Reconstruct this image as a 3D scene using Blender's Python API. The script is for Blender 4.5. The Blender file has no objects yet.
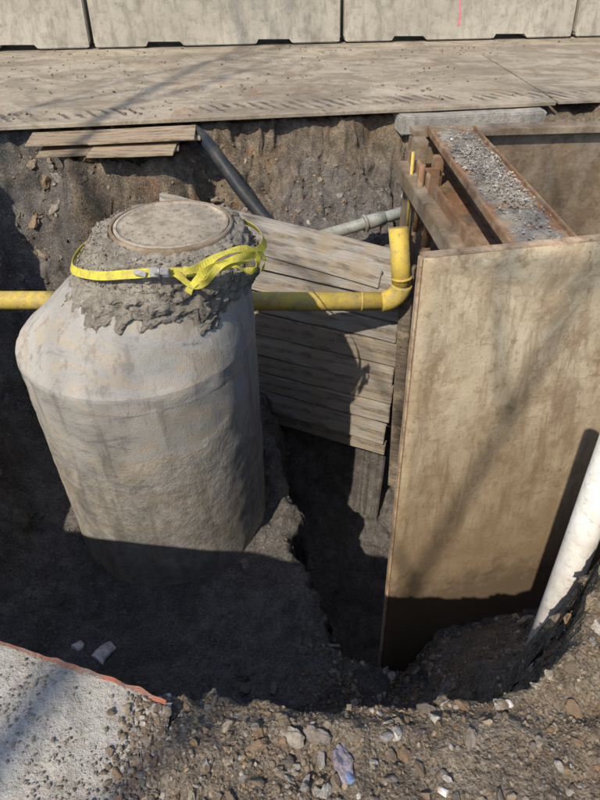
import bpy, bmesh, math, random
import numpy as np
from mathutils import Vector, Matrix, noise
from mathutils.bvhtree import BVHTree
random.seed(7); np.random.seed(7)
R = math.radians
scene = bpy.context.scene
COL = scene.collection

# ------------------------------------------------------------------ materials
class NT:
    def __init__(s, name):
        s.m = bpy.data.materials.new(name); s.m.use_nodes = True
        s.n = s.m.node_tree.nodes; s.l = s.m.node_tree.links
        s.b = s.n['Principled BSDF']
        s.tc = s.n.new('ShaderNodeTexCoord')
        s.b.inputs['Specular IOR Level'].default_value = 0.25
    def mapping(s, scale=(1,1,1), rot=(0,0,0)):
        mp = s.n.new('ShaderNodeMapping'); mp.inputs['Scale'].default_value = scale
        mp.inputs['Rotation'].default_value = rot
        s.l.new(s.tc.outputs['Object'], mp.inputs[0]); return mp.outputs[0]
    def noise(s, scale, detail=5, rough=0.6, vec=None, dist=0.0):
        t = s.n.new('ShaderNodeTexNoise'); t.inputs['Scale'].default_value = scale
        t.inputs['Detail'].default_value = min(detail, 5); t.inputs['Roughness'].default_value = rough
        t.inputs['Distortion'].default_value = dist
        s.l.new(vec if vec else s.tc.outputs['Object'], t.inputs['Vector']); return t.outputs['Fac']
    def voro(s, scale, vec=None, feature='F1', out='Distance'):
        t = s.n.new('ShaderNodeTexVoronoi'); t.inputs['Scale'].default_value = scale
        t.feature = feature
        s.l.new(vec if vec else s.tc.outputs['Object'], t.inputs['Vector']); return t.outputs[out]
    def ramp(s, fac, stops):
        r = s.n.new('ShaderNodeValToRGB'); e = r.color_ramp.elements
        while len(e) < len(stops): e.new(0.5)
        for el, (p, c) in zip(e, stops):
            el.position = p; el.color = (c[0], c[1], c[2], 1) if hasattr(c, '__len__') else (c, c, c, 1)
        s.l.new(fac, r.inputs[0]); return r.outputs[0]
    def mix(s, fac, a, b, mode='MIX'):
        m = s.n.new('ShaderNodeMix'); m.data_type = 'RGBA'; m.blend_type = mode
        for idx, v in ((0, fac), (6, a), (7, b)):
            if hasattr(v, 'links'): s.l.new(v, m.inputs[idx])
            elif idx == 0: m.inputs[0].default_value = v
            else: m.inputs[idx].default_value = (v[0], v[1], v[2], 1) if hasattr(v, '__len__') else (v, v, v, 1)
        return m.outputs[2]
    def math(s, op, a, b=0.0):
        m = s.n.new('ShaderNodeMath'); m.operation = op
        for i, v in enumerate((a, b)):
            if hasattr(v, 'links'): s.l.new(v, m.inputs[i])
            else: m.inputs[i].default_value = v
        return m.outputs[0]
    def attr(s, name, out='Fac'):
        a = s.n.new('ShaderNodeAttribute'); a.attribute_name = name; return a.outputs[out]
    def rnd(s):
        return s.n.new('ShaderNodeObjectInfo').outputs['Random']
    def sepz(s, i=2, vec=None):
        n = s.n.new('ShaderNodeSeparateXYZ'); s.l.new(vec if vec else s.tc.outputs['Object'], n.inputs[0]); return n.outputs[i]
    def color(s, c):
        if hasattr(c, 'links'): s.l.new(c, s.b.inputs['Base Color'])
        else: s.b.inputs['Base Color'].default_value = (*c, 1)
    def rough(s, v):
        if hasattr(v, 'links'): s.l.new(v, s.b.inputs['Roughness'])
        else: s.b.inputs['Roughness'].default_value = v
    def bump(s, *hs):
        tot = None
        for h, dist in hs:
            x = s.math('MULTIPLY', h, dist)
            tot = x if tot is None else s.math('ADD', tot, x)
        b = s.n.new('ShaderNodeBump'); b.inputs['Distance'].default_value = 1.0
        b.inputs['Strength'].default_value = 1.0
        s.l.new(tot, b.inputs['Height'])
        s.l.new(b.outputs[0], s.b.inputs['Normal'])

def m_soil():
    s = NT('soil')
    big = s.noise(1.3, 4, .6); mid = s.noise(9, 5, .7); fine = s.noise(75, 4, .8)
    vo = s.voro(85); voc = s.voro(120, out='Color')
    dry_shade = s.attr('dry_shade')
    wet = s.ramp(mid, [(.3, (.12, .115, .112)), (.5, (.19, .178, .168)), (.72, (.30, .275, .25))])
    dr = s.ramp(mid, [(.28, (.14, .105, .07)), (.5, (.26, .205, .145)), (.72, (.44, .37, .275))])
    f = s.math('ADD', dry_shade, s.math('MULTIPLY', s.math('SUBTRACT', big, .5), 1.3))
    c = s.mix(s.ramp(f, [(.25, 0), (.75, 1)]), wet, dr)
    c = s.mix(s.math('MULTIPLY', s.ramp(s.noise(3.1, 5, .75), [(.52, 0), (.64, .75)]), dry_shade), c, (.27, .15, .075))
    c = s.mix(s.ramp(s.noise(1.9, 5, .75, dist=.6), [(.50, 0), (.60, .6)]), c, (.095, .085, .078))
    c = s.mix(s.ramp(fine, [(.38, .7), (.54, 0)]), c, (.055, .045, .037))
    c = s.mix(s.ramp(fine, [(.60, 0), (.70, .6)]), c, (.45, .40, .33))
    c = s.mix(s.ramp(voc, [(.82, 0), (.86, .5)]), c, (.38, .35, .31))
    s.color(c); s.rough(.95); s.b.inputs['Specular IOR Level'].default_value = .12
    s.bump((mid, .022), (fine, .016), (s.ramp(vo, [(0, 1), (.55, 0)]), .007))
    return s.m
def m_concrete(name, a=(.24, .225, .20), b=(.40, .375, .33), stain=(.13, .115, .10), rough_amt=.004, sc=1.0, pits=.7):
    s = NT(name)
    n1 = s.noise(2.2*sc, 5, .65); n2 = s.noise(14*sc, 5, .75); n3 = s.noise(110, 3, .7)
    c = s.ramp(n1, [(.3, a), (.65, b)])
    c = s.mix(s.ramp(n2, [(.3, .65), (.5, 0)]), c, stain)
    c = s.mix(s.ramp(n2, [(.6, 0), (.75, .45)]), c, tuple(min(1, x*1.35) for x in b))
    drip = s.noise(3.5, 5, .7, vec=s.mapping((2.2, 2.2, .35)))
    c = s.mix(s.ramp(drip, [(.5, 0), (.64, .55)]), c, stain)
    vd = s.voro(60)
    if pits: c = s.mix(s.ramp(vd, [(.02, pits), (.12, 0)]), c, tuple(x*.6 for x in stain))
    s.color(c); s.rough(.9)
    s.bump((n2, rough_amt*3), (n3, rough_amt), (s.ramp(vd, [(0, 0), (.2, 1)]), rough_amt*.6))
    return s.m
def m_manhole():
    s = NT('manhole_concrete')
    n1 = s.noise(1.8, 5, .6, dist=.6); n2 = s.noise(12, 5, .75); n3 = s.noise(95, 3, .8); n4 = s.noise(4.3, 5, .7)
    c = s.ramp(n1, [(.3, (.29, .285, .27)), (.5, (.38, .37, .345)), (.7, (.48, .455, .41))])
    sm = s.noise(2.2, 5, .75, vec=s.mapping((1, 1, 3.0), (R(18), R(14), 0)), dist=1.0)
    c = s.mix(s.ramp(sm, [(.50, 0), (.58, .65)]), c, (.42, .355, .265))
    c = s.mix(s.ramp(sm, [(.34, .75), (.42, 0)]), c, (.22, .215, .21))
    dr = s.noise(4, 5, .7, vec=s.mapping((2.5, 2.5, .3)))
    c = s.mix(s.ramp(dr, [(.53, 0), (.63, .55)]), c, (.20, .18, .16))
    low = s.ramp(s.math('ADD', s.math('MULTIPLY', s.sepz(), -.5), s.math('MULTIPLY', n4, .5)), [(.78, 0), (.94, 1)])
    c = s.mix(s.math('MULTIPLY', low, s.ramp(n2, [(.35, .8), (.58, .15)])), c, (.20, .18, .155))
    c = s.mix(s.ramp(n2, [(.3, .6), (.40, 0)]), c, (.19, .175, .155))
    c = s.mix(s.ramp(n2, [(.60, 0), (.70, .4)]), c, (.54, .515, .47))
    c = s.mix(s.ramp(n3, [(.60, 0), (.72, .4)]), c, (.56, .53, .48))
    c = s.mix(s.ramp(n3, [(.32, .6), (.42, 0)]), c, (.18, .165, .145))
    s.color(c); s.rough(.92)
    s.bump((n2, .0035), (n3, .0036), (n4, .004), (s.math('MULTIPLY', low, n2), .012)); return s.m
def m_shield():
    s = NT('shield_plate_dusty')
    n1 = s.noise(1.5, 5, .65, dist=.3); n2 = s.noise(7, 5, .8, dist=.3); n3 = s.noise(55, 4, .8); n5 = s.noise(2.7, 5, .75, dist=.6)
    c = s.ramp(n1, [(.3, (.38, .31, .21)), (.5, (.49, .41, .285)), (.7, (.57, .49, .36))])
    c = s.mix(s.ramp(n5, [(.49, 0), (.60, .65)]), c, (.29, .215, .135))
    c = s.mix(s.ramp(n2, [(.54, 0), (.64, .65)]), c, (.22, .15, .085))
    c = s.mix(s.ramp(n2, [(.32, .55), (.42, 0)]), c, (.62, .55, .43))
    v = s.noise(3, 5, .75, vec=s.mapping((3, 3, .40)), dist=.3)
    c = s.mix(s.ramp(v, [(.52, 0), (.60, .45)]), c, (.24, .17, .105))
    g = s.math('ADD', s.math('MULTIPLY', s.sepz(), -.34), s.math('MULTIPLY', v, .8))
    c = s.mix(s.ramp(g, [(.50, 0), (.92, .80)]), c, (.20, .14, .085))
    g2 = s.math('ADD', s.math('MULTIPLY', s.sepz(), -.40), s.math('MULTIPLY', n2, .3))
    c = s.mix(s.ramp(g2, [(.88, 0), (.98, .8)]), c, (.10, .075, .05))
    sc = s.noise(5, 4, .8, vec=s.mapping((1, 1, 9), (0, .5, 0)))
    c = s.mix(s.ramp(sc, [(.61, 0), (.66, .4)]), c, (.20, .145, .09))
    c = s.mix(s.ramp(n3, [(.58, 0), (.68, .65)]), c, (.15, .105, .065))
    s.color(c); s.rough(.8); s.bump((n2, .0035), (n3, .0018), (n5, .004)); return s.m
def m_steel(name, a, b, rust, amt=.5, dust=(.40,.34,.26)):
    s = NT(name)
    n1 = s.noise(1.6, 5, .7); n2 = s.noise(11, 5, .8, dist=.4); n3 = s.noise(70, 4, .7)
    c = s.ramp(n1, [(.3, a), (.7, b)])
    c = s.mix(s.ramp(n2, [(.48, 0), (.68, amt)]), c, rust)
    c = s.mix(s.ramp(s.noise(4, 5, .75), [(.46, 0), (.62, .8)]), c, dust)
    c = s.mix(s.ramp(n3, [(.60, 0), (.72, .6)]), c, tuple(x*.5 for x in rust))
    s.color(c); s.rough(s.ramp(n2, [(.3, .6), (.7, .9)]))
    s.bump((n2, .006), (n3, .002))
    return s.m
def m_wood(name, dark, light, grey=.5):
    s = NT(name)
    v = s.mapping((1.0, 14, 14)); v2 = s.mapping((.7, 5, 5))
    g = s.noise(3, 5, .7, vec=v, dist=.5); g2 = s.noise(4, 5, .65, vec=v2)
    c = s.ramp(g, [(.32, dark), (.66, light)])
    rr = s.rnd()
    c = s.mix(s.ramp(rr, [(0, .0), (1, grey)]), c, (.37, .37, .365))
    r2 = s.math('FRACT', s.math('MULTIPLY', rr, 7.3))
    c = s.mix(s.ramp(r2, [(0, .75), (.7, 0)]), c, tuple(x*.45 for x in light))
    c = s.mix(s.ramp(g2, [(.47, 0), (.60, .75)]), c, tuple(x*.5 for x in dark))
    c = s.mix(s.ramp(s.noise(3.5, 5, .8), [(.50, 0), (.58, .65)]), c, (.38, .31, .225))
    s.color(c); s.rough(.85)
    s.bump((g, .007), (s.noise(60, 3, .7), .002))
    return s.m
def m_plain(name, col, dirt=(.2, .17, .13), amt=.6, rough=.5, bump=.001, sc=9, metal=0):
    s = NT(name)
    n = s.noise(sc, 5, .75)
    c = s.mix(s.ramp(n, [(.42, 0), (.64, amt)]), col, dirt)
    c = s.mix(s.ramp(s.noise(sc*6, 4, .7), [(.55, 0), (.68, amt*.7)]), c, tuple(x*.5 for x in dirt))
    s.color(c); s.rough(rough); s.b.inputs['Metallic'].default_value = metal
    s.bump((n, bump*3)); return s.m
def m_road(name, tracks):
    s = NT(name)
    n1 = s.noise(.8, 5, .7, dist=.5); n2 = s.noise(6, 5, .85); n3 = s.noise(45, 4, .8); n4 = s.noise(1.5, 5, .75, dist=1.0)
    c = s.ramp(n1, [(.3, (.30, .25, .185)), (.7, (.48, .42, .33))])
    c = s.mix(s.ramp(n4, [(.47, 0), (.58, .75)]), c, (.24, .20, .15))
    st = s.noise(1.3, 5, .75, vec=s.mapping((.5, 1.6, 1), (0, 0, R(-9))), dist=.5)
    c = s.mix(s.ramp(st, [(.48, 0), (.60, .6)]), c, (.19, .16, .12))
    c = s.mix(s.ramp(n2, [(.5, 0), (.70, .5)]), c, (.17, .14, .105))
    c = s.mix(s.ramp(n2, [(.28, .4), (.42, 0)]), c, (.55, .50, .41))
    hs = [(n2, .008), (n3, .004), (n4, .02)]
    if tracks:
        mv = s.mapping((1, 1, 1), (0, 0, R(-9.5)))
        yy = s.sepz(1, mv); xx = s.sepz(0, mv)
        wob = s.math('MULTIPLY', s.noise(.6, 2), .35)
        dy = s.math('ABSOLUTE', s.math('SUBTRACT', s.math('ADD', yy, wob), 6.72))
        bm_ = s.math('MULTIPLY', s.ramp(dy, [(.10, 1), (.20, 0)]), s.ramp(s.noise(2.0, 4, .7), [(.42, 0), (.55, 1)]))
        bars = s.math('SINE', s.math('MULTIPLY', s.math('ADD', xx, s.math('ADD', s.math('MULTIPLY', yy, .5), s.math('MULTIPLY', n2, .16))), 46))
        tm = s.math('MULTIPLY', s.ramp(bars, [(.2, 0), (.9, 1)]), bm_)
        c = s.mix(s.math('MULTIPLY', tm, .85), c, (.10, .08, .062))
        hs.append((tm, -.012))
        c = s.mix(s.ramp(s.noise(1.3, 5, .75), [(.56, 0), (.64, .6)]), c, (.27, .16, .085))
    c = s.mix(s.ramp(n3, [(.58, 0), (.68, .6)]), c, (.13, .105, .08))
    s.color(c); s.rough(.92); s.bump(*hs); return s.m
def m_stones():
    s = NT('stones')
    col = s.attr('rcol', 'Color')
    n = s.noise(40, 4, .8)
    c = s.mix(s.ramp(n, [(.38, .75), (.62, 0)]), col, (.13, .10, .075))
    s.color(c); s.rough(.95); s.b.inputs['Specular IOR Level'].default_value = .1
    s.bump((n, .006)); return s.m

M = dict(
  soil=m_soil(), stones=m_stones(), road=m_road('dusty_road', False), rplate=m_road('dusty_steel_road_plate', True),
  conc=m_manhole(),
  crust=m_concrete('mortar_crust', (.29, .265, .225), (.46, .42, .355), (.16, .135, .105), .010, 2, .3),
  cover=m_concrete('cover_concrete', (.30, .26, .20), (.46, .40, .32), (.15, .11, .075), .003, 1.5, .3),
  barrier=m_concrete('barrier_concrete', (.32, .295, .24), (.46, .425, .355), (.21, .185, .15), .003, .6, .4),
  slab=m_concrete('slab_concrete', (.30, .285, .26), (.44, .415, .375), (.20, .18, .155), .005, 1.4, .2),
  shield=m_shield(),
  rust=m_steel('rusty_steel', (.20, .105, .055), (.31, .19, .11), (.12, .065, .04), .6, (.36, .28, .20)),
  rust2=m_steel('brown_steel', (.17, .125, .08), (.27, .20, .135), (.09, .065, .045), .6, (.34, .28, .21)),
  edge=m_plain('steel_edge', (.50, .38, .26), (.22, .13, .075), .8, .7, .002),
  wood=m_wood('weathered_timber', (.28, .225, .17), (.60, .53, .44), .85),
  wood2=m_wood('dark_timber', (.15, .115, .085), (.31, .25, .19), .4),
  board=m_wood('plywood', (.26, .17, .10), (.50, .39, .26), .2),
  gas=m_plain('yellow_pipe_coating', (.60, .45, .09), (.33, .27, .15), .8, .6, .001, 6),
  strap=m_plain('yellow_webbing', (.60, .54, .07), (.33, .28, .10), .7, .85, .0008, 20),
  metal=m_plain('buckle_metal', (.35, .35, .34), (.12, .10, .08), .5, .45, .0008, 20, .6),
  black=m_plain('black_hose', (.022, .028, .036), (.08, .07, .06), .6, .5, .001, 6),
  grey=m_plain('grey_pipe', (.30, .32, .30), (.20, .175, .14), .8, .5, .001, 6),
  white=m_plain('white_pvc', (.76, .75, .71), (.40, .34, .26), .55, .45, .0006, 5),
  paper=m_plain('paper', (.78, .76, .73), (.35, .14, .12), .6, .8, .002, 22),
  blue=m_plain('blue_plastic', (.22, .30, .50), (.25, .22, .18), .6, .6, .002, 18),
  orange=m_plain('orange_paint', (.66, .22, .12), (.38, .31, .24), 1.0, .85, .002, 11),
  pink=m_plain('pink_paint', (.80, .12, .22), (.45, .38, .32), .5, .8, .001, 14),
  bark=m_plain('bark', (.14, .11, .085), (.06, .05, .04), .7, .9, .004, 8),
)

# ------------------------------------------------------------------ helpers
def empty(name, loc=(0, 0, 0)):
    e = bpy.data.objects.new(name, None); e.location = loc; COL.objects.link(e); return e
def mkobj(name, bm, mat, parent=None, smooth=False):
    me = bpy.data.meshes.new(name); bm.to_mesh(me); bm.free()
    o = bpy.data.objects.new(name, me); COL.objects.link(o)
    if mat: me.materials.append(mat)
    if smooth is not None:
        for p in me.polygons: p.use_smooth = smooth
    if parent: o.parent = parent
    return o
def box(name, size, loc, rot=(0, 0, 0), mat=None, parent=None, bev=.006, rough=0, cuts=0):
    bm = bmesh.new(); bmesh.ops.create_cube(bm, size=1)
    for v in bm.verts: v.co = Vector((v.co.x*size[0], v.co.y*size[1], v.co.z*size[2]))
    if bev: bmesh.ops.bevel(bm, geom=list(bm.edges), offset=bev, segments=2, affect='EDGES')
    if cuts:
        ax = max(range(3), key=lambda i: size[i])
        n = cuts
        for k in range(1, n):
            co = Vector((0, 0, 0)); co[ax] = -size[ax]/2 + size[ax]*k/n
            no = Vector((0, 0, 0)); no[ax] = 1
            bmesh.ops.bisect_plane(bm, geom=bm.verts[:]+bm.edges[:]+bm.faces[:], plane_co=co, plane_no=no)
    if rough:
        off = Vector((random.random()*50, random.random()*50, 0))
        for v in bm.verts: v.co += noise.noise_vector(v.co*2.2+off)*rough + noise.noise_vector(v.co*9+off)*rough*.4
    o = mkobj(name, bm, mat, parent); o.location = loc; o.rotation_euler = rot
    return o
def catmull(pts, n=8):
    P = [Vector(p) for p in pts]; P = [P[0]*2-P[1]] + P + [P[-1]*2-P[-2]]; out = []
    for i in range(1, len(P)-2):
        for k in range(n):
            t = k/n; a, b, c, d = P[i-1], P[i], P[i+1], P[i+2]
            out.append(.5*((2*b)+(c-a)*t+(2*a-5*b+4*c-d)*t*t+(3*b-a-3*c+d)*t**3))
    out.append(P[-2]); return out
def tube(name, pts, r, mat, parent=None, seg=20, caps=True, radii=None):
    pts = [Vector(p) for p in pts]; bm = bmesh.new(); rings = []
    up = Vector((0, 0, 1)); t0 = (pts[1]-pts[0]).normalized()
    if abs(t0.dot(up)) > .9: up = Vector((0, 1, 0))
    x = t0.cross(up).normalized()
    for i, p in enumerate(pts):
        t = (pts[min(i+1, len(pts)-1)]-pts[max(i-1, 0)]).normalized()
        x = (x - t*x.dot(t)).normalized(); y = t.cross(x)
        rr = radii[i] if radii else r
        rings.append([bm.verts.new(p+(x*math.cos(a)+y*math.sin(a))*rr) for a in [2*math.pi*k/seg for k in range(seg)]])
    for a, b in zip(rings, rings[1:]):
        for k in range(seg): bm.faces.new((a[k], a[(k+1) % seg], b[(k+1) % seg], b[k])).smooth = True
    if caps:
        bm.faces.new(rings[0][::-1]); bm.faces.new(rings[-1])
    return mkobj(name, bm, mat, parent, None)
def ribbon(name, pts, center, width, mat, parent, thick=.004, twist=0):
    pts = catmull(pts, 10); bm = bmesh.new(); rows = []
    c = Vector(center)
    for i, p in enumerate(pts):
        t = (pts[min(i+1, len(pts)-1)]-pts[max(i-1, 0)]).normalized()
        o = (p-c).normalized(); w = t.cross(o).normalized()
        w = Matrix.Rotation(twist*math.sin(i*.22), 3, t) @ w
        nn = w.cross(t).normalized()*thick
        rows.append([bm.verts.new(q) for q in (p-w*width/2, p+w*width/2, p+w*width/2+nn, p-w*width/2+nn)])
    for a, b in zip(rows, rows[1:]):
        for k in range(4): bm.faces.new((a[k], a[(k+1) % 4], b[(k+1) % 4], b[k]))
    bmesh.ops.recalc_face_normals(bm, faces=bm.faces)
    return mkobj(name, bm, mat, parent)
def lerp(a, b, t): return a+(b-a)*t
def ss(a, b, x):
    t = min(1, max(0, (x-a)/(b-a))); return t*t*(3-2*t)
def pw(x, tab):
    if x <= tab[0][0]: return tab[0][1]
    for (x0, y0), (x1, y1) in zip(tab, tab[1:]):
        if x <= x1: return y0+(y1-y0)*(x-x0)/(x1-x0)
    return tab[-1][1]

# ------------------------------------------------------------------ terrain
FL = [(-4, 1.1), (-2, 1.02), (-.85, .84), (-.34, .67), (0, .64), (.34, .66), (.61, .70), (.78, .84), (.88, .98), (.97, 1.13), (1.4, 1.3), (3.5, 1.6)]
def height(x, y):
    n1 = noise.fractal(Vector((x*.9, y*.9, 3.1)), .8, 2, 4)
    n2 = noise.fractal(Vector((x*3.1, y*3.1, 7.7)), .7, 2, 4)
    am = 1-.5*ss(1.6, .9, y)*ss(.2, .5, x)
    xx = x + .10*n2*am; yy = y + .09*am*noise.fractal(Vector((x*2.7, y*2.7, 17.7)), .7, 2, 4)
    floor = -2.47 + .10*n1 - .28*ss(.15, .7, x)
    floor += .35*ss(-1.9, -2.9, x) + .12*ss(2.4, 1.5, y)
    rx = -.30 + (4.5-yy)*(.50/2.55)
    slot = ss(rx+.02, rx+.14, xx)*ss(2.02, 2.30, y)
    floor -= 1.25*slot
    floor += .10*math.exp(-((xx-rx+.10)/.12)**2)*ss(1.9, 2.3, y)
    d = yy-pw(x, FL)
    fa = pw(d, [(0, 0), (.05, -.16), (.14, -.50), (.45, -1.35), (.75, -2.0), (1.1, -2.6), (1.6, -4)])
    fb = pw(d, [(0, 0), (.04, -.35), (.11, -.95), (.45, -1.55), (.75, -2.05), (1.1, -2.6), (1.6, -4)])
    front = lerp(fa, fb, ss(.4, .6, x))
    yb = 6.28+.163*x+.12
    d = yb-yy
    left_b = pw(d, [(0, -.06), (.08, -.30), (.35, -.75), (.8, -1.5), (1.2, -2.5), (2.0, -4)])
    bulge = pw(d, [(0, -.06), (.05, -.13), (.62, -.17), (.75, -.45), (.85, -.95), (1.2, -1.6), (1.5, -2.6), (2, -4)])
    kb = ss(-2.35, -2.05, xx)*(1-ss(-1.05, -.80, xx))
    left_b = lerp(left_b, bulge, kb)
    ty = 5.0-.43*(x+.48)+.12
    fill = pw(d, [(0, -.06), (.10, -.35), (.30, -.60), (.55, -.80), (1.0, -1.0), (3, -1.2)]) if y > ty else -9
    back = max(left_b if x < 1.0 else pw(d, [(0, -.06), (.5, -.5), (.9, -1.5), (1.4, -2.9), (2, -4)]),
               fill if (x > -1.35 and x < .95 and y > ty) else -9)
    left = pw(xx+3.15, [(0, 0), (.12, -.4), (.5, -1.5), (.8, -2.3), (1.2, -4)])
    right = pw(3.2-xx, [(0, 0), (.12, -.6), (.5, -2.), (.8, -4)])
    z = max(floor, front, back, left, right)
    rg = min(1, max(0, -z/.2)); flr = ss(-1.9, -2.3, z)
    n3 = noise.turbulence(Vector((x*6, y*6, z*3)), 3, False)
    n4 = noise.fractal(Vector((x*17, y*17, z*8)), .6, 2, 3)
    n5 = noise.turbulence(Vector((x*28, y*28, z*10)), 2, True)
    k = 1-.45*flr
    z += (lerp(.018, .055, rg)*n2 + lerp(.030, .05, rg)*(n3-.5))*k + lerp(.010, .012, rg)*n4 + lerp(.010, .012, rg)*(n5-.5)
    if y < .75: z += .042*ss(-.47, -.33, x+.05*n2+.02*n4)*ss(.0, .25, 1.1-abs(x))*(1-ss(.60, .68, y)) - .012*ss(-.3, -.4, x)
    if y < 1.4: z += .05*ss(.55, .85, x)*ss(.55, .8, y)*ss(-.3, -.02, front)
    if x < -.42 and y < .8: z = min(z, .008)
    return z
def grid_axis(segs):
    out = []
    for a, b, st in segs:
        n = max(1, int(round((b-a)/st))); out += [a+(b-a)*k/n for k in range(n)]
    out.append(segs[-1][1]); return out
X = grid_axis([(-300, -60, 40), (-60, -10, 8), (-10, -3.6, .5), (-3.6, -1.2, .026), (-1.2, -.5, .018), (-.5, 1.1, .010), (1.1, 1.6, .018), (1.6, 3.6, .035), (3.6, 10, .5), (10, 60, 8), (60, 300, 40)])
Y = grid_axis([(-300, -60, 40), (-60, -10, 8), (-10, .2, .5), (.2, .40, .03), (.40, 1.15, .009), (1.15, 2.3, .016), (2.3, 4.4, .026), (4.4, 6.8, .022), (6.8, 12, .5), (12, 60, 8), (60, 300, 40)])
verts = []; dry_shade = []
for y in Y:
    for x in X:
        if -3.6 <= x <= 3.6 and .2 <= y <= 6.8:
            z = height(x, y)
            kk = min(1, max(0, -z*3))
            j = noise.noise_vector(Vector((x*4, y*4, z*5)))*.05*kk
            j2 = noise.noise_vector(Vector((x*14, y*14, z*14)))*.024*kk
            px, py = x+j.x+j2.x, y+j.y+j2.y
        else:
            z = -.06 if y > 5.9 else -.0
            px, py = x, y
        verts.append((px, py, z))
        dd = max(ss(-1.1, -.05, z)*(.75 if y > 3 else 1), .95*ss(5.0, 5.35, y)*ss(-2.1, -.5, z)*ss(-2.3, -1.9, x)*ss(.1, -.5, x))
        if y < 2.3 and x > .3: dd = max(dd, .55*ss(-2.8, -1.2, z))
        if y < .66: dd = .62  # near foreground: shade painted into the soil colour by a darker mix
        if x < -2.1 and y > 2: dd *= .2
        dry_shade.append(dd)
nx = len(X); faces = []
for j in range(len(Y)-1):
    for i in range(nx-1):
        a = j*nx+i; faces.append((a, a+1, a+nx+1, a+nx))
me = bpy.data.meshes.new('ground'); me.from_pydata(verts, [], faces)
at = me.attributes.new('dry_shade', 'FLOAT', 'POINT'); at.data.foreach_set('value', dry_shade)
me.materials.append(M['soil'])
me.polygons.foreach_set('use_smooth', [True]*len(me.polygons))
ground = bpy.data.objects.new('ground', me); COL.objects.link(ground)
bvh = BVHTree.FromPolygons(verts, faces)
def gz(x, y):
    h = bvh.ray_cast(Vector((x, y, 3)), Vector((0, 0, -1)))
    return (h[0].z, h[1]) if h[0] else (0, Vector((0, 0, 1)))

# ------------------------------------------------------------------ stones
def proto(seed, sub=1):
    bm = bmesh.new(); bmesh.ops.create_icosphere(bm, subdivisions=sub, radius=1)
    rnd = random.Random(seed)
    for _ in range(11 if sub > 1 else 4):
        d = Vector((rnd.gauss(0, 1), rnd.gauss(0, 1), rnd.gauss(0, 1))).normalized(); c = rnd.uniform(.42, .8)
        for v in bm.verts:
            k = v.co.dot(d)
            if k > c: v.co -= d*(k-c)
    for v in bm.verts: v.co *= 1+.35*noise.noise(v.co*2.3+Vector((seed*3.1, 0, 0)))
    bm.verts.ensure_lookup_table()
    V = np.array([v.co[:] for v in bm.verts]); F = np.array([[v.index for v in f.verts] for f in bm.faces]); bm.free()
    return V, F
P0_ = [proto(100+i, 1) for i in range(14)]; P1 = [proto(i, 2) for i in range(12)]; P2 = [proto(50+i, 3) for i in range(6)]
PAL = [(.27, .23, .18), (.34, .29, .23), (.20, .18, .16), (.32, .23, .15), (.26, .17, .10), (.42, .39, .35), (.18, .16, .14), (.33, .27, .2), (.30, .29, .28), (.46, .43, .39)]
SOILC = [(.24, .19, .14), (.30, .24, .175), (.17, .135, .10), (.22, .155, .10), (.34, .285, .215), (.20, .165, .125)]
def stones(name, items):
    Vs = []; Fs = []; Cs = []; o = 0
    for (x, y, z, s, nrm, big, col) in items:
        V, F = random.choice(P2 if big else (P1 if s > .009 else P0_))
        sc = np.array([s*random.uniform(.6, 1.4), s*random.uniform(.6, 1.3), s*random.uniform(.4, .85)])
        q = Matrix.Rotation(random.uniform(0, 6.28), 3, 'Z')
        e = nrm.to_track_quat('Z', 'Y').to_matrix() @ q @ Matrix.Rotation(random.uniform(-.5, .5), 3, 'X')
        W = (V*sc) @ np.array(e).T + np.array([x, y, z])
        Vs.append(W); Fs.append(F+o); o += len(V)
        c = col or random.choice(PAL); k = random.uniform(.7, 1.15)
        Cs.append(np.tile([c[0]*k, c[1]*k, c[2]*k, 1], (len(V), 1)))
    V = np.concatenate(Vs); F = np.concatenate(Fs); C = np.concatenate(Cs)
    me = bpy.data.meshes.new(name)
    me.from_pydata(V.tolist(), [], F.tolist())
    ca = me.color_attributes.new('rcol', 'FLOAT_COLOR', 'POINT'); ca.data.foreach_set('color', C.ravel())
    me.materials.append(M['stones'])
    ob = bpy.data.objects.new(name, me); COL.objects.link(ob); return ob
items = []
WET = [(.14, .13, .118), (.19, .175, .155), (.12, .11, .10), (.26, .235, .205)]
def scatter(n, xr, yr, sr, big=False, cond=None, pal=None, sink=.15, p=3.2, cl=.25):
    for _ in range(n):
        x, y = random.uniform(*xr), random.uniform(*yr)
        if cond and not cond(x, y): continue
        if noise.noise(Vector((x*3.3, y*3.3, 9)))+.5*noise.noise(Vector((x*11, y*11, 2))) < random.uniform(-.6, cl): continue
        z, nn = gz(x, y); s = sr[0]+(sr[1]-sr[0])*random.random()**p
        items.append((x, y, z+s*sink, s, nn, big, random.choice(pal) if pal else None))
cf = lambda x, y: x > -.40 or y > .88-(x+.85)*.33
scatter(17000, (-.5, 1.35), (.40, 1.15), (.0018, .009), cond=cf, pal=SOILC, sink=.1)
scatter(4500, (-.5, 1.35), (.40, 1.15), (.002, .009), cond=cf)
scatter(2300, (-.5, 1.35), (.40, 1.3), (.006, .020), cond=cf, pal=SOILC+PAL, cl=.35, p=2.4, sink=.25)
scatter(210, (-.35, 1.3), (.42, 1.3), (.014, .034), True, cond=cf, p=2.2, pal=SOILC*2+PAL, sink=.2, cl=.4)
scatter(7000, (.0, 1.8), (.9, 2.2), (.004, .02), pal=SOILC)
scatter(2200, (.2, 1.8), (1.0, 2.2), (.006, .03))
scatter(110, (.2, 1.7), (1.1, 2.1), (.03, .06), True)
scatter(7000, (-3, .6), (1.4, 5.2), (.004, .018), pal=WET)
scatter(200, (-3, .3), (1.5, 4.6), (.015, .06), True, pal=WET)
scatter(6000, (-3.2, 2.8), (4.7, 6.3), (.006, .028), pal=SOILC)
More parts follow.
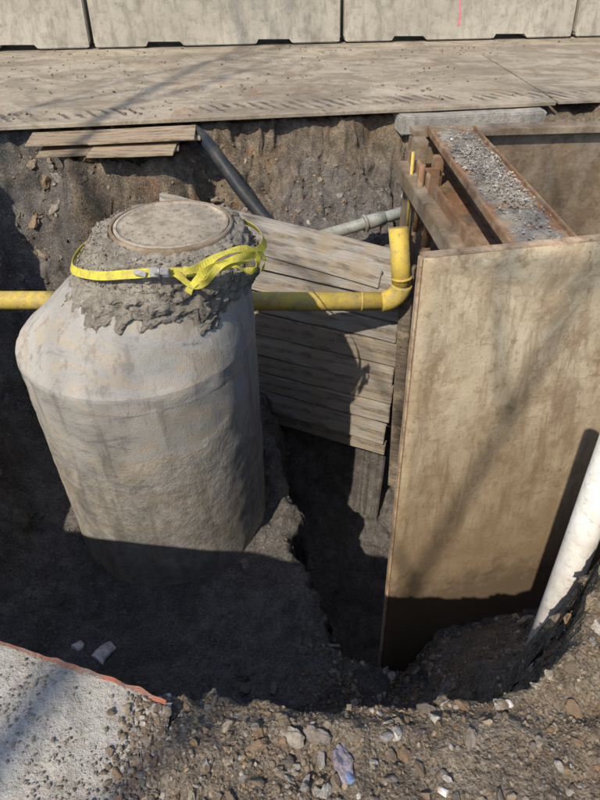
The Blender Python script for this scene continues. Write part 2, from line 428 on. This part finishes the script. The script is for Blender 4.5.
scatter(900, (-3.2, 2.8), (4.7, 6.2), (.008, .04))
scatter(120, (-3.2, .9), (4.8, 6.0), (.03, .11), True, pal=SOILC+PAL)
stones('gravel', items)
def rock(x, y, s, col, sink=.2):
    z, nn = gz(x, y); return stones('rock', [(x, y, z+s*sink, s, nn, True, col)])
rock(.10, .53, .042, (.30, .27, .33)); rock(-.02, .585, .032, (.32, .29, .25)); rock(.03, .59, .02, (.30, .27, .24))
rock(-.10, .60, .018, (.27, .17, .09)); rock(.62, .76, .035, (.33, .22, .13)); rock(.72, .86, .03, (.36, .26, .17))
rock(.82, 2.0, .085, (.16, .11, .08)); rock(.86, .96, .035, (.35, .27, .19)); rock(.42, .58, .03, (.27, .24, .21))
rock(-.03, .50, .018, (.30, .30, .30)); rock(.06, .47, .022, (.34, .33, .31)); rock(.25, .56, .020, (.28, .2, .13))

# ------------------------------------------------------------------ foreground concrete slab with sprayed edge
pav = empty('pavement_slab')
bm = bmesh.new()
edge = [(-4.0, 1.32), (-2.0, 1.12), (-.86, .845), (-.72, .80), (-.60, .765), (-.50, .735), (-.42, .705), (-.345, .675)]
edgef = lambda x: pw(x, edge)
SX = grid_axis([(-4, -1.3, .3), (-1.3, -.33, .0085)]); SY = 70
rows = []
for x in SX:
    ye = edgef(x)+.006*noise.noise(Vector((x*25, 0, 5)))-.010*max(0, noise.noise(Vector((x*9, 2, 5))))
    row = []
    for j in range(SY+1):
        t = j/SY; y = lerp(ye, .30, t)
        z = .022+.003*noise.fractal(Vector((x*14, y*14, 2)), .6, 2, 4)+.0018*(noise.turbulence(Vector((x*60, y*60, 2)), 2, True)-.5)
        if j == 0: z -= .008
        row.append(bm.verts.new((x, y, z)))
    row.append(bm.verts.new((x, -.5, .022)))
    row.insert(0, bm.verts.new((x, ye+.006, -.13)))
    rows.append(row)
for a, b in zip(rows, rows[1:]):
    for k in range(len(a)-1): bm.faces.new((a[k], b[k], b[k+1], a[k+1]))
bmesh.ops.recalc_face_normals(bm, faces=bm.faces)
if sum(f.normal.z for f in bm.faces) < 0: bmesh.ops.reverse_faces(bm, faces=bm.faces)
mkobj('slab', bm, M['slab'], pav, True)
bm = bmesh.new(); prev = None
for k in range(260):
    x = -1.6+k*(1.255/259); ye = edgef(x)+.006*noise.noise(Vector((x*25, 0, 5)))-.010*max(0, noise.noise(Vector((x*9, 2, 5))))
    w = max(.0, .011+.012*noise.noise(Vector((x*14, 3, 1)))+.005*noise.noise(Vector((x*60, 3, 1))))
    if x < -.72: w *= .5
    q = [bm.verts.new((x, ye+.0075, -.03)), bm.verts.new((x, ye+.001, .019)), bm.verts.new((x, ye-.003-w, .0262))]
    if prev: bm.faces.new((prev[0], q[0], q[1], prev[1])); bm.faces.new((prev[1], q[1], q[2], prev[2]))
    prev = q
mkobj('painted_edge', bm, M['orange'], pav)
it = []
for _ in range(5000):
    x, y = random.uniform(-1.2, -.33), random.uniform(.38, .85)
    if y > edgef(x)-.02: continue
    if noise.noise(Vector((x*5, y*5, 1))) < random.uniform(-.3, .4)-1.3*(x+.55): continue
    s = .0012+.0055*random.random()**3.5
    it.append((x, y, .023+s*.3, s, Vector((0, 0, 1)), False, random.choice([(.36, .33, .29), (.28, .25, .21), (.2, .18, .16), (.42, .39, .35), (.30, .24, .18)])))
for _ in range(1300):
    x = -.335-abs(random.gauss(0, .05)); y = random.uniform(.40, edgef(x)-.02)
    s = .002+.011*random.random()**2.5
    it.append((x, y, .023+s*.35, s, Vector((0, 0, 1)), False, random.choice(SOILC+PAL)))
g = stones('grit', it); g.parent = pav

# ------------------------------------------------------------------ far road, steel road plate, barriers
bm = bmesh.new()
xs = [-300, -60, -12, -6, -3, 0, 3, 6, 12, 60, 300]
ysr = [0, 1.5, 3, 6, 12, 40]
vv = []
for t in ysr:
    vv.append([bm.verts.new((x, (6.62+.163*max(-6, min(6, x)))+t, -.030)) for x in xs])
for a, b in zip(vv, vv[1:]):
    for k in range(len(xs)-1): bm.faces.new((a[k], a[k+1], b[k+1], b[k]))
mkobj('road', bm, M['road'])
def slab(bm, pts, z0, z1):
    a = [bm.verts.new((p[0], p[1], z0)) for p in pts]; b = [bm.verts.new((p[0], p[1], z1)) for p in pts]
    bm.faces.new(a[::-1]); bm.faces.new(b)
    for k in range(len(pts)): bm.faces.new((a[k], a[(k+1) % len(pts)], b[(k+1) % len(pts)], b[k]))
bm = bmesh.new()
slab(bm, [(-4.2, 5.60), (2.67, 6.72), (2.46, 9.37), (-4.6, 8.3)], -.026, .012)
bmesh.ops.bevel(bm, geom=list(bm.edges), offset=.004, segments=1, affect='EDGES')
mkobj('steel_road_plate', bm, M['rplate'])
bm = bmesh.new()
slab(bm, [(2.72, 6.78), (9.5, 7.8), (9.3, 10.4), (2.52, 9.35)], -.026, -.004)
mkobj('steel_road_plate', bm, M['rplate'])
box('concrete_block', (1.55, .35, .17), (1.75, 6.60, -.125), (0, 0, R(9.3)), M['slab'], bev=.015, rough=.01, cuts=8)
it = []
for _ in range(7500):
    x = random.uniform(-4, 6); y = random.uniform(5.7, 10.3)+.16*x
    if y < 5.60+.163*(x+4.2)+.03: continue
    if noise.noise(Vector((x*1.1, y*2, 4))) < random.uniform(-.3, .5): continue
    s = .003+.02*random.random()**5
    zz = .012 if (x < 2.45 and y < 8.3+.15*(x+4.6)) else -.03
    it.append((x, y, zz+s*.3, s, Vector((0, 0, 1)), False, random.choice([(.30, .25, .19), (.36, .31, .24), (.2, .16, .12)])))
stones('road_clods', it)

def barrier(cx, cy, ang, L=3.6, pink=None):
    e = empty('concrete_barrier', (cx, cy, .0)); e.rotation_euler = (0, 0, ang)
    H = .82; ch = .05
    out = [(-L/2, ch), (-L/2+.03, 0), (-L/2+1.0-.28, 0), (-L/2+1.0-.22, .065), (-L/2+1.0+.22, .065), (-L/2+1.0+.28, 0),
           (L/2-1.0-.28, 0), (L/2-1.0-.22, .065), (L/2-1.0+.22, .065), (L/2-1.0+.28, 0), (L/2-.03, 0), (L/2, ch), (L/2, H-.03), (L/2-.03, H), (-L/2+.03, H), (-L/2, H-.03)]
    bm = bmesh.new()
    dep = lambda z: .30-.10*z/H*1.4
    a = [bm.verts.new((x, -dep(z), z)) for x, z in out]; b = [bm.verts.new((x, dep(z), z)) for x, z in out]
    bm.faces.new(a); bm.faces.new(b[::-1])
    n = len(out)
    for k in range(n): bm.faces.new((a[k], b[k], b[(k+1) % n], a[(k+1) % n]))
    bmesh.ops.recalc_face_normals(bm, faces=bm.faces)
    bmesh.ops.bevel(bm, geom=[x for x in bm.edges if x.calc_length() > .2], offset=.018, segments=2, affect='EDGES')
    o = mkobj('barrier_body', bm, M['barrier'], e); o.location.z = -.015
    if pink is not None:
        bm = bmesh.new(); pr = None
        for k in range(14):
            z = .18+k*.045; x = pink+.012*math.sin(k*.6); w = .013+.006*noise.noise(Vector((k*.8, 0, 0)))
            q = [bm.verts.new((x-w, -dep(z)-.004, z)), bm.verts.new((x+w, -dep(z)-.004, z))]
            if pr: bm.faces.new((pr[0], pr[1], q[1], q[0]))
            pr = q
        mkobj('paint_mark', bm, M['pink'], e).location.z = -.015
    return e
base = Vector((.60, 10.58, 0))
ba = math.atan2(.93, 7.2); d0 = Vector((math.cos(ba), math.sin(ba), 0))
for k in range(-3, 4):
    c = base+d0*(k*3.66+1.83)
    barrier(c.x, c.y, ba+R(random.uniform(-.3, .3)), pink=(-.05 if k == 0 else None))

st = empty('board_stack')
for i, (x, y, L, W, z, a) in enumerate([(-1.75, 5.75, 1.25, .55, -.125, 7), (-1.50, 5.64, .75, .62, -.100, 3), (-1.72, 5.83, 1.55, .40, -.075, 10),
                                  (-1.45, 5.80, .95, .42, -.052, 6)]):
    box('board', (L, W, .018), (x, y, z), (R(random.uniform(-1, 1)), R(random.uniform(-1.5, 1.5)), R(a)), M['board'], st, .003, .004, 6)

# ------------------------------------------------------------------ manhole
mh = empty('concrete_manhole')
def revolve(name, prof, mat, seg=96, disp=0, dsc=6, parent=mh, caps=False, lump=0, disp2=0):
    bm = bmesh.new(); rings = []
    for (cx, cy, r, z) in prof:
        ring = []
        for k in range(seg):
            a = 2*math.pi*k/seg; d = Vector((math.cos(a), math.sin(a), 0)); p = Vector((cx, cy, z))+d*r
            n = disp*noise.fractal(p*dsc, .7, 2, 4)+disp2*noise.fractal(p*dsc*4, .7, 2, 3)
            q = p+d*n
            if lump: q += Vector((0, 0, lump*noise.fractal(p*dsc*1.3+Vector((9, 0, 0)), .7, 2, 4)))
            ring.append(bm.verts.new(q))
        rings.append(ring)
    for a, b in zip(rings, rings[1:]):
        for k in range(seg): bm.faces.new((a[k], a[(k+1) % seg], b[(k+1) % seg], b[k]))
    if caps: bm.faces.new(rings[-1]); bm.faces.new(rings[0][::-1])
    bmesh.ops.recalc_face_normals(bm, faces=bm.faces)
    return mkobj(name, bm, mat, parent, True)
def sub(prof, n):
    out = []
    for a, b in zip(prof, prof[1:]):
        for k in range(n): out.append(tuple(lerp(a[i], b[i], k/n) for i in range(4)))
    out.append(prof[-1]); return out
cx, cy, rB = -1.095, 3.40, .79
ZS = -.60
prof = [(cx, cy, rB-.02, -2.95), (cx, cy, rB, -2.9), (cx, cy, rB, -1.72), (cx, cy, rB, -.72)]
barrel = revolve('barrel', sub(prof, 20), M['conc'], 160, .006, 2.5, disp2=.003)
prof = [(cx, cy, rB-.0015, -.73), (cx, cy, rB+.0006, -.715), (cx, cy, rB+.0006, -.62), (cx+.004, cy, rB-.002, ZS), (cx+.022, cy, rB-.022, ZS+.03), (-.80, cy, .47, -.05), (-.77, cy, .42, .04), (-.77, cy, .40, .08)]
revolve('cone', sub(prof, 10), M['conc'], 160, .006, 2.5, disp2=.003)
bm = bmesh.new(); rings = []; seg = 240; NR = 76
for j in range(NR+1):
    t = j/NR; ring = []
    for k in range(seg):
        a = 2*math.pi*k/seg; d = Vector((math.cos(a), math.sin(a), 0))
        droop = .235+.11*noise.noise(Vector((math.cos(a)*1.7, math.sin(a)*1.7, 4)))+.09*noise.noise(Vector((math.cos(a)*6, math.sin(a)*6, 1)))+.03*noise.noise(Vector((math.cos(a)*19, math.sin(a)*19, 1)))+.06*max(0, -math.sin(a))
        if t < .25:
            r = lerp(.352, .46, t/.25); z = lerp(.118, .085, t/.25)
        else:
            u = (t-.25)/.75; z = .085-u*(droop+.12)
            zc = max(ZS, min(-.05, z)); kk = (-.05-zc)/(-.05-ZS)
            r = lerp(.478, .79, kk) + lerp(.065, -.03, u**2.6)
            if z > -.05: r = lerp(.46, .478+.065, (.085-z)/.135)
        zc = max(ZS, min(-.05, z)); kk = (-.05-zc)/(-.05-ZS); ccx = lerp(-.79, cx, kk)
        p = Vector((ccx, cy, z))+d*r
        amp = .042*(1-.6*max(0, t-.7)/.3)*min(1, t*6+.15)
        p += d*(amp*(noise.turbulence(p*8, 4, True)-.6)*1.5) + noise.noise_vector(p*26)*.015 + noise.noise_vector(p*60)*.009
        if j == 0: p.z = .095
        ring.append(bm.verts.new(p))
    rings.append(ring)
for a, b in zip(rings, rings[1:]):
    for k in range(seg): bm.faces.new((a[k], b[k], b[(k+1) % seg], a[(k+1) % seg]))
mkobj('mortar_collar', bm, M['crust'], mh, True)
ring = [(-.77, cy, .372, .08), (-.77, cy, .366, .128), (-.77, cy, .350, .134), (-.77, cy, .344, .120)]
revolve('cover_frame', sub(ring, 3), M['rust2'], 96, .002, 8)
lid = [(-.77, cy, .341, .10), (-.77, cy, .341, .131), (-.77, cy, .334, .134), (-.77, cy, .322, .1345), (-.77, cy, .318, .128), (-.77, cy, .25, .130), (-.77, cy, .12, .132), (-.77, cy, .01, .132)]
revolve('cover_lid', sub(lid, 3), M['cover'], 96, 0, 8, lump=.003, caps=True)
it = []
for _ in range(1600):
    a = random.uniform(0, 6.28); rr = random.uniform(.36, .56); x = -.80+math.cos(a)*rr; y = cy+math.sin(a)*rr
    z = .10-max(0, rr-.44)*1.3+random.uniform(-.02, .0); s = random.uniform(.002, .010)
    it.append((x, y, z, s, Vector((math.cos(a)*.6, math.sin(a)*.6, .6)).normalized(), False, random.choice([(.36, .32, .26), (.28, .25, .2), (.40, .36, .30)])))
for _ in range(160):
    a = random.uniform(0, 6.28); rr = .33*random.random()**.4; s = random.uniform(.0015, .005)
    it.append((-.77+math.cos(a)*rr, cy+math.sin(a)*rr, .134, s, Vector((0, 0, 1)), False, (.33, .28, .21)))
stones('crust_lumps', it).parent = mh

# strap
sp = empty('ratchet_strap')
C = (-.82, 3.4, -.35)
ribbon('webbing', [(-1.31, 3.85, -.10), (-1.42, 3.55, -.12), (-1.36, 3.22, -.075), (-1.14, 2.98, .005), (-.93, 2.89, .06), (-.77, 2.875, .082)], C, .05, M['strap'], sp)
ribbon('webbing_2', [(-.72, 2.875, .082), (-.58, 2.89, .075), (-.42, 2.98, .065), (-.27, 3.17, .045), (-.22, 3.42, .0), (-.30, 3.70, -.03), (-.5, 3.90, -.04), (-.85, 3.98, -.05), (-1.15, 3.95, -.08), (-1.31, 3.85, -.10)], C, .05, M['strap'], sp)
ribbon('tail', [(-.62, 2.86, .10), (-.55, 2.83, .125), (-.42, 2.92, .16), (-.30, 3.01, .15), (-.24, 3.05, .08), (-.25, 3.01, .03), (-.30, 2.96, .045), (-.36, 2.91, .11), (-.47, 2.85, .125), (-.56, 2.81, .05), (-.60, 2.80, .00)], C, .042, M['strap'], sp, twist=.8)
ribbon('tail_2', [(-.66, 2.85, .09), (-.58, 2.81, .04), (-.50, 2.81, .06), (-.44, 2.84, .12), (-.36, 2.92, .13), (-.27, 3.02, .11), (-.20, 3.11, .05), (-.22, 3.09, -.02)], C, .042, M['strap'], sp, twist=-.7)
bk = Vector((-.745, 2.850, .095))
box('ratchet_frame', (.11, .012, .05), bk, (R(-25), 0, 0), M['metal'], sp, .003)
box('ratchet_handle', (.085, .02, .035), bk+Vector((.01, -.014, .014)), (R(-25), R(8), 0), M['metal'], sp, .004)
tube('ratchet_spool', [bk+Vector((-.0, -.03, -.02)), bk+Vector((-.0, -.012, .035))], .009, M['metal'], sp, 12)
box('hook', (.07, .01, .03), bk+Vector((-.11, .012, -.012)), (R(-25), R(10), R(-6)), M['metal'], sp, .003)

# ------------------------------------------------------------------ gas pipe
gp = empty('yellow_gas_pipe')
z0 = -.91
tube('straight_run', [(-5, 4.25, z0+.03), (-2.5, 4.25, z0+.01), (0, 4.25, z0), (.68, 4.25, z0)], .077, M['gas'], gp, 32)
el = []
for k in range(11):
    a = math.pi/2*k/10; el.append((.67+.15*math.sin(a), 4.25+.01*(1-math.cos(a)), z0+.15*(1-math.cos(a))))
tube('elbow', el, .083, M['gas'], gp, 32)
tube('riser', [(.82, 4.26, z0+.14), (.80, 4.31, -.60), (.765, 4.40, -.34)], .077, M['gas'], gp, 32)
tube('weld_band', [(.50, 4.25, z0), (.515, 4.25, z0)], .081, M['gas'], gp, 32)
tube('riser_band', [(.818, 4.268, -.72), (.816, 4.272, -.70)], .081, M['gas'], gp, 32)
tube('black_hose', catmull([(-1.1, 6.3, -.12), (-.95, 5.95, -.11), (-.78, 5.70, -.20), (-.58, 5.52, -.42), (-.38, 5.38, -.62), (-.2, 5.25, -.76), (.0, 5.15, -.92)], 8), .062, M['black'])
tube('grey_conduit', [(.15, 5.22, -.80), (.8, 5.42, -.69), (1.5, 5.63, -.57)], .055, M['grey'])
for nm, a, b, r in (('conduit_coupling', (.62, 5.365, -.72), (.80, 5.42, -.69), .067), ('conduit_flange', (.60, 5.358, -.724), (.625, 5.366, -.72), .082)):
    tube(nm, [a, b], r, M['grey']).parent = bpy.data.objects['grey_conduit']

# ------------------------------------------------------------------ timber shoring
ts = empty('timber_shoring')
a0 = math.atan2(-.55, 1.28)
dv = Vector((math.cos(a0), math.sin(a0), 0)); nv = Vector((math.sin(a0), -math.cos(a0), 0))
if nv.y > 0: nv = -nv
P0 = Vector((-1.30, 5.35, 0))
z = -.50; i = 0
HS = [.24, .22, .25, .21, .26, .24, .22, .25, .26, .2]
while z > -2.70:
    h = HS[i]
    L = 2.38+random.uniform(-.03, .03)
    c = P0+dv*(L/2)+nv*random.choice([-.025, 0, .03])+Vector((0, 0, z-h/2))
    tilt = random.uniform(-.9, .9) + (3.0 if i == 0 else 1.5 if i == 1 else 0)
    o = box('plank', (L, .05, h-.016), c, (R(random.uniform(-6, 6)), R(tilt), a0+R(random.uniform(-.6, .6))), M['wood'], ts, .006, .008, 12)
    z -= h; i += 1
box('post', (.11, .09, 2.6), (.95, 4.36, -1.95), (R(1), R(-3), a0), M['wood2'], ts, .006, .006)
box('rear_post', (.09, .09, 2.3), (.1, 4.88, -1.75), (0, 0, a0), M['wood2'], ts, .006)
box('rear_post_2', (.09, .09, 2.3), (-.8, 5.26, -1.75), (0, 0, a0), M['wood2'], ts, .006)
box('loose_plank', (1.30, .035, .16), (.08, 4.705, -.76), (R(-5), R(5), a0), M['wood'], ts, .005, .006, 8)

# ------------------------------------------------------------------ trench box
tb = empty('trench_box')
A = Vector((.58, 2.55, .325)); Dn = Vector((.03, -.45, -3.23)).normalized(); Dr = Vector((.887, .19, 0)).normalized()
Np = Dr.cross(Dn).normalized()
if Np.y > 0: Np = -Np
W, H, T = 2.5, 4.1, .05
bm = bmesh.new()
def P(u, v, w): return A+Dr*u+Dn*v-Np*w
nu, nvv = 40, 60
g0 = [[bm.verts.new(P(W*i/nu, H*j/nvv, .008*noise.noise(Vector((i*.15, j*.15, 0)))+.003*noise.noise(Vector((i*.6, j*.6, 3))))) for i in range(nu+1)] for j in range(nvv+1)]
for j in range(nvv):
    for i in range(nu): bm.faces.new((g0[j][i], g0[j+1][i], g0[j+1][i+1], g0[j][i+1])).smooth = True
g1 = [[bm.verts.new(P(W*i, H*j, T)) for i in (0, 1)] for j in (0, 1)]
bm.faces.new((g1[0][0], g1[0][1], g1[1][1], g1[1][0]))
bm.faces.new([g0[j][0] for j in range(nvv+1)]+[g1[1][0], g1[0][0]])
bm.faces.new([g0[j][nu] for j in range(nvv+1)]+[g1[1][1], g1[0][1]])
bm.faces.new([g0[0][i] for i in range(nu+1)]+[g1[0][1], g1[0][0]])
bm.faces.new([g0[nvv][i] for i in range(nu+1)]+[g1[1][1], g1[1][0]])
bmesh.ops.recalc_face_normals(bm, faces=bm.faces)
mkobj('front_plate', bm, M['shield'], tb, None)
def bar(name, p, q, w, d, mat):
    p, q = Vector(p), Vector(q); L = (q-p).length
    o = box(name, (L, w, d), (p+q)/2, (0, 0, 0), mat, tb, .004, .003, 14)
    o.rotation_euler = (q-p).to_track_quat('X', 'Z').to_euler(); return o
bar('edge_bar', P(-.006, .0, .027), P(-.006, H, .027), .012, .056, M['edge'])
bar('top_bar', P(0, -.006, .027), P(W, -.006, .027), .056, .012, M['edge'])
bar('rear_plate_top', (.88, 4.93, .22), (3.2, 5.12, .22), .16, .05, M['rust2'])
o = box('rear_plate', (2.35, .05, 3.0), (2.04, 5.04, -1.32), (0, 0, math.atan2(.19, 2.32)), M['rust2'], tb)
def ybeam(x0, y0, x1, y1, zt):
    ang = math.atan2(y1-y0, x1-x0); L = math.hypot(x1-x0, y1-y0); c = Vector(((x0+x1)/2, (y0+y1)/2, 0)); n = Vector((-math.sin(ang), math.cos(ang), 0))
    box('spreader_top', (L, .34, .03), c+Vector((0, 0, zt)), (0, 0, ang), M['rust'], tb, .004, .003, 10)
    box('spreader_bottom', (L, .34, .03), c+Vector((0, 0, zt-.26)), (0, 0, ang), M['rust'], tb, .004, .003, 10)
    box('spreader_web', (L, .03, .23), c+Vector((0, 0, zt-.13)), (0, 0, ang), M['rust2'], tb, .002)
    for s in (-1, 1): box('spreader_lip', (L, .018, .05), c+n*s*.179+Vector((0, 0, zt+.012)), (0, 0, ang), M['rust'], tb, .003, .002, 8)
ybeam(1.17, 4.88, 1.26, 2.72, .24)
box('side_beam', (2.1, .10, .12), (.90, 3.75, -.02), (0, 0, R(95)), M['rust2'], tb, .006, .004, 8)
box('side_flange', (2.1, .03, .20), (.955, 3.75, .02), (0, 0, R(95)), M['rust'], tb, .004, .004, 8)
for k, (yy, zz) in enumerate([(4.45, .10), (4.15, .0), (3.85, .06), (3.5, -.02)]):
    box('cross_timber', (.22, .09, .07), (1.04, yy, zz-.16), (0, R(4), R(8)), M['wood2'], tb, .004)
box('corner_post', (.10, .12, 2.9), (.90, 4.64, -1.2), (0, 0, R(4)), M['rust2'], tb, .006)
box('corner_post_2', (.07, .09, 2.8), (1.0, 4.40, -1.2), (0, 0, R(4)), M['rust'], tb, .006)
box('post_bracket', (.16, .02, .12), (.93, 4.33, .08), (0, 0, R(4)), M['rust'], tb, .003)
box('post_bracket_2', (.14, .02, .10), (.93, 4.33, -.32), (0, 0, R(4)), M['rust'], tb, .003)
tube('pipe_stub', [(.93, 4.1, .16), (.93, 4.1, -.35)], .035, M['rust'], tb, 16)
tube('pipe_stub_2', [(.86, 4.25, .19), (.87, 4.25, -.3)], .022, M['rust'], tb, 14)
tube('yellow_stake', [(.83, 4.5, .20), (.85, 4.48, -.45)], .012, M['gas'], tb, 10)
it = []
for _ in range(3200):
    t = random.gauss(.40, .17) if random.random() < .8 else random.random()
    if not 0 < t < 1: continue
    x = lerp(1.17, 1.26, t)+random.gauss(.02, .07); y = lerp(4.85, 2.75, t)
    if abs(x-lerp(1.17, 1.26, t)) > .15: continue
    s = .003+.010*random.random()**2
    it.append((x, y, .262+random.random()*.02, s, Vector((0, 0, 1)), False, random.choice([(.50, .48, .44), (.38, .35, .31), (.44, .41, .36), (.56, .55, .52)])))
stones('spreader_gravel', it).parent = tb
bm = bmesh.new(); rows = []
for j in range(120):
    t = j/119; row = []
    for i in range(21):
        u = (i/20-.5)*.31; x = lerp(1.17, 1.26, t)+u; y = lerp(4.80, 2.80, t)
        row.append(bm.verts.new((x, y, .248+.03*max(0, 1-abs(u)/.155)**.5*(.6+.8*noise.fractal(Vector((x*7, y*7, 0)), .7, 2, 3)))))
    rows.append(row)
for a, b in zip(rows, rows[1:]):
    for i in range(20): bm.faces.new((a[i], b[i], b[i+1], a[i+1]))
mkobj('beam_dirt', bm, M['crust'], tb, True)

# ------------------------------------------------------------------ white pipe
wp = empty('white_pvc_pipe')
tube('pipe', [(1.005, 1.14, -1.6), (1.055, 1.36, -.3), (1.10, 1.53, .55)], .058, M['white'], wp, 32)
tube('pipe_bell', [(1.02, 1.195, -1.10), (1.025, 1.22, -.97)], .066, M['white'], wp, 32)

# ------------------------------------------------------------------ litter
def litter(name, x, y, s, h, mat, rot=(80, 10, -35)):
    bm = bmesh.new(); bmesh.ops.create_cone(bm, cap_ends=True, segments=14, radius1=s*.7, radius2=s, depth=h)
    bmesh.ops.subdivide_edges(bm, edges=bm.edges[:], cuts=3, use_grid_fill=True)
    off = Vector((x*9, 0, 0))
    for v in bm.verts:
        v.co += noise.noise_vector(v.co*22+off)*s*.45
        v.co.y *= .5
    o = mkobj(name, bm, mat, None, False)
    z, _ = gz(x, y); o.location = (x, y, z+s*.5); o.rotation_euler = tuple(R(a) for a in rot); return o
litter('crushed_paper_cup', -1.38, 2.06, .052, .15, M['paper']); litter('paper_scrap', -1.57, 2.10, .038, .06, M['paper'])
litter('plastic_scrap', .115, .50, .014, .03, M['blue'], (70, 30, 20)); litter('paper_scrap', .33, .47, .010, .022, M['paper'], (80, 10, 60))
litter('paper_scrap', .55, .68, .010, .02, M['paper'], (80, 20, 10))

# ------------------------------------------------------------------ bare trees behind the viewer (cast the dappled shade)
def tree(name, base, Ht, seed, rk=.016):
    rnd = random.Random(seed); V = []; F = []
    def seg(p, q, r0, r1, n=6):
        t = (q-p).normalized(); x = t.orthogonal().normalized(); y = t.cross(x); o = len(V)
        for c, r in ((p, r0), (q, r1)):
            for k in range(n):
                a = 2*math.pi*k/n; V.append(c+(x*math.cos(a)+y*math.sin(a))*r)
        for k in range(n): F.append((o+k, o+(k+1) % n, o+n+(k+1) % n, o+n+k))
    def grow(p, d, L, r, lvl):
        n = 4
        for k in range(n):
            d = (d+Vector((rnd.gauss(0, .14), rnd.gauss(0, .14), rnd.gauss(0, .06)+.03))).normalized()
            q = p+d*L/n; seg(p, q, r*(1-.18*k), r*(1-.18*(k+1)), 7 if lvl < 2 else 4); p = q
            if lvl < 5 and (k > 0 or lvl > 1):
                for _ in range(1 if lvl < 3 else rnd.choice([0, 1, 1, 2])):
                    ax = d.orthogonal().normalized(); ax.rotate(Matrix.Rotation(rnd.uniform(0, 6.28), 3, d))
                    d2 = (d*rnd.uniform(.5, .9)+ax*rnd.uniform(.5, .9)).normalized()
                    grow(p, d2, L*rnd.uniform(.5, .72), r*.52*(1-.1*k), lvl+1)
    grow(Vector(base), Vector((0, 0, 1)), Ht*.62, Ht*rk, 0)
    me = bpy.data.meshes.new(name); me.from_pydata([v[:] for v in V], [], F); me.materials.append(M['bark'])
    o = bpy.data.objects.new(name, me); COL.objects.link(o); return o
tree('bare_tree', (-4.1, -7.4, 0), 18, 5, .012)
tree('bare_tree', (-6.6, -6.4, 0), 18.5, 11, .012)

# ------------------------------------------------------------------ light, sky, camera
elev = R(48); azx, azy = -.53, -.85
nrm = math.hypot(azx, azy); sd = Vector((azx/nrm*math.cos(elev), azy/nrm*math.cos(elev), math.sin(elev)))
ld = bpy.data.lights.new('sun', 'SUN'); ld.energy = 4.7; ld.angle = R(.5); ld.color = (1, .90, .75)
lo = bpy.data.objects.new('sun', ld); COL.objects.link(lo); lo.rotation_euler = sd.to_track_quat('Z', 'Y').to_euler()
w = bpy.data.worlds.new('World'); scene.world = w; w.use_nodes = True
sk = w.node_tree.nodes.new('ShaderNodeTexSky'); sk.sky_type = 'NISHITA'; sk.sun_disc = False
sk.sun_elevation = elev; sk.sun_rotation = math.atan2(sd.x, sd.y)
w.node_tree.links.new(sk.outputs[0], w.node_tree.nodes['Background'].inputs[0])
w.node_tree.nodes['Background'].inputs[1].default_value = .15
cam = bpy.data.cameras.new('camera'); co = bpy.data.objects.new('camera', cam); COL.objects.link(co)
co.location = (0, 0, 1.6); co.rotation_euler = (R(50), 0, 0)
cam.sensor_fit = 'VERTICAL'; cam.angle_y = R(68); cam.clip_end = 1000; cam.clip_start = .02
scene.camera = co
scene.view_settings.view_transform = 'Standard'; scene.view_settings.look = 'None'; scene.view_settings.exposure = 0
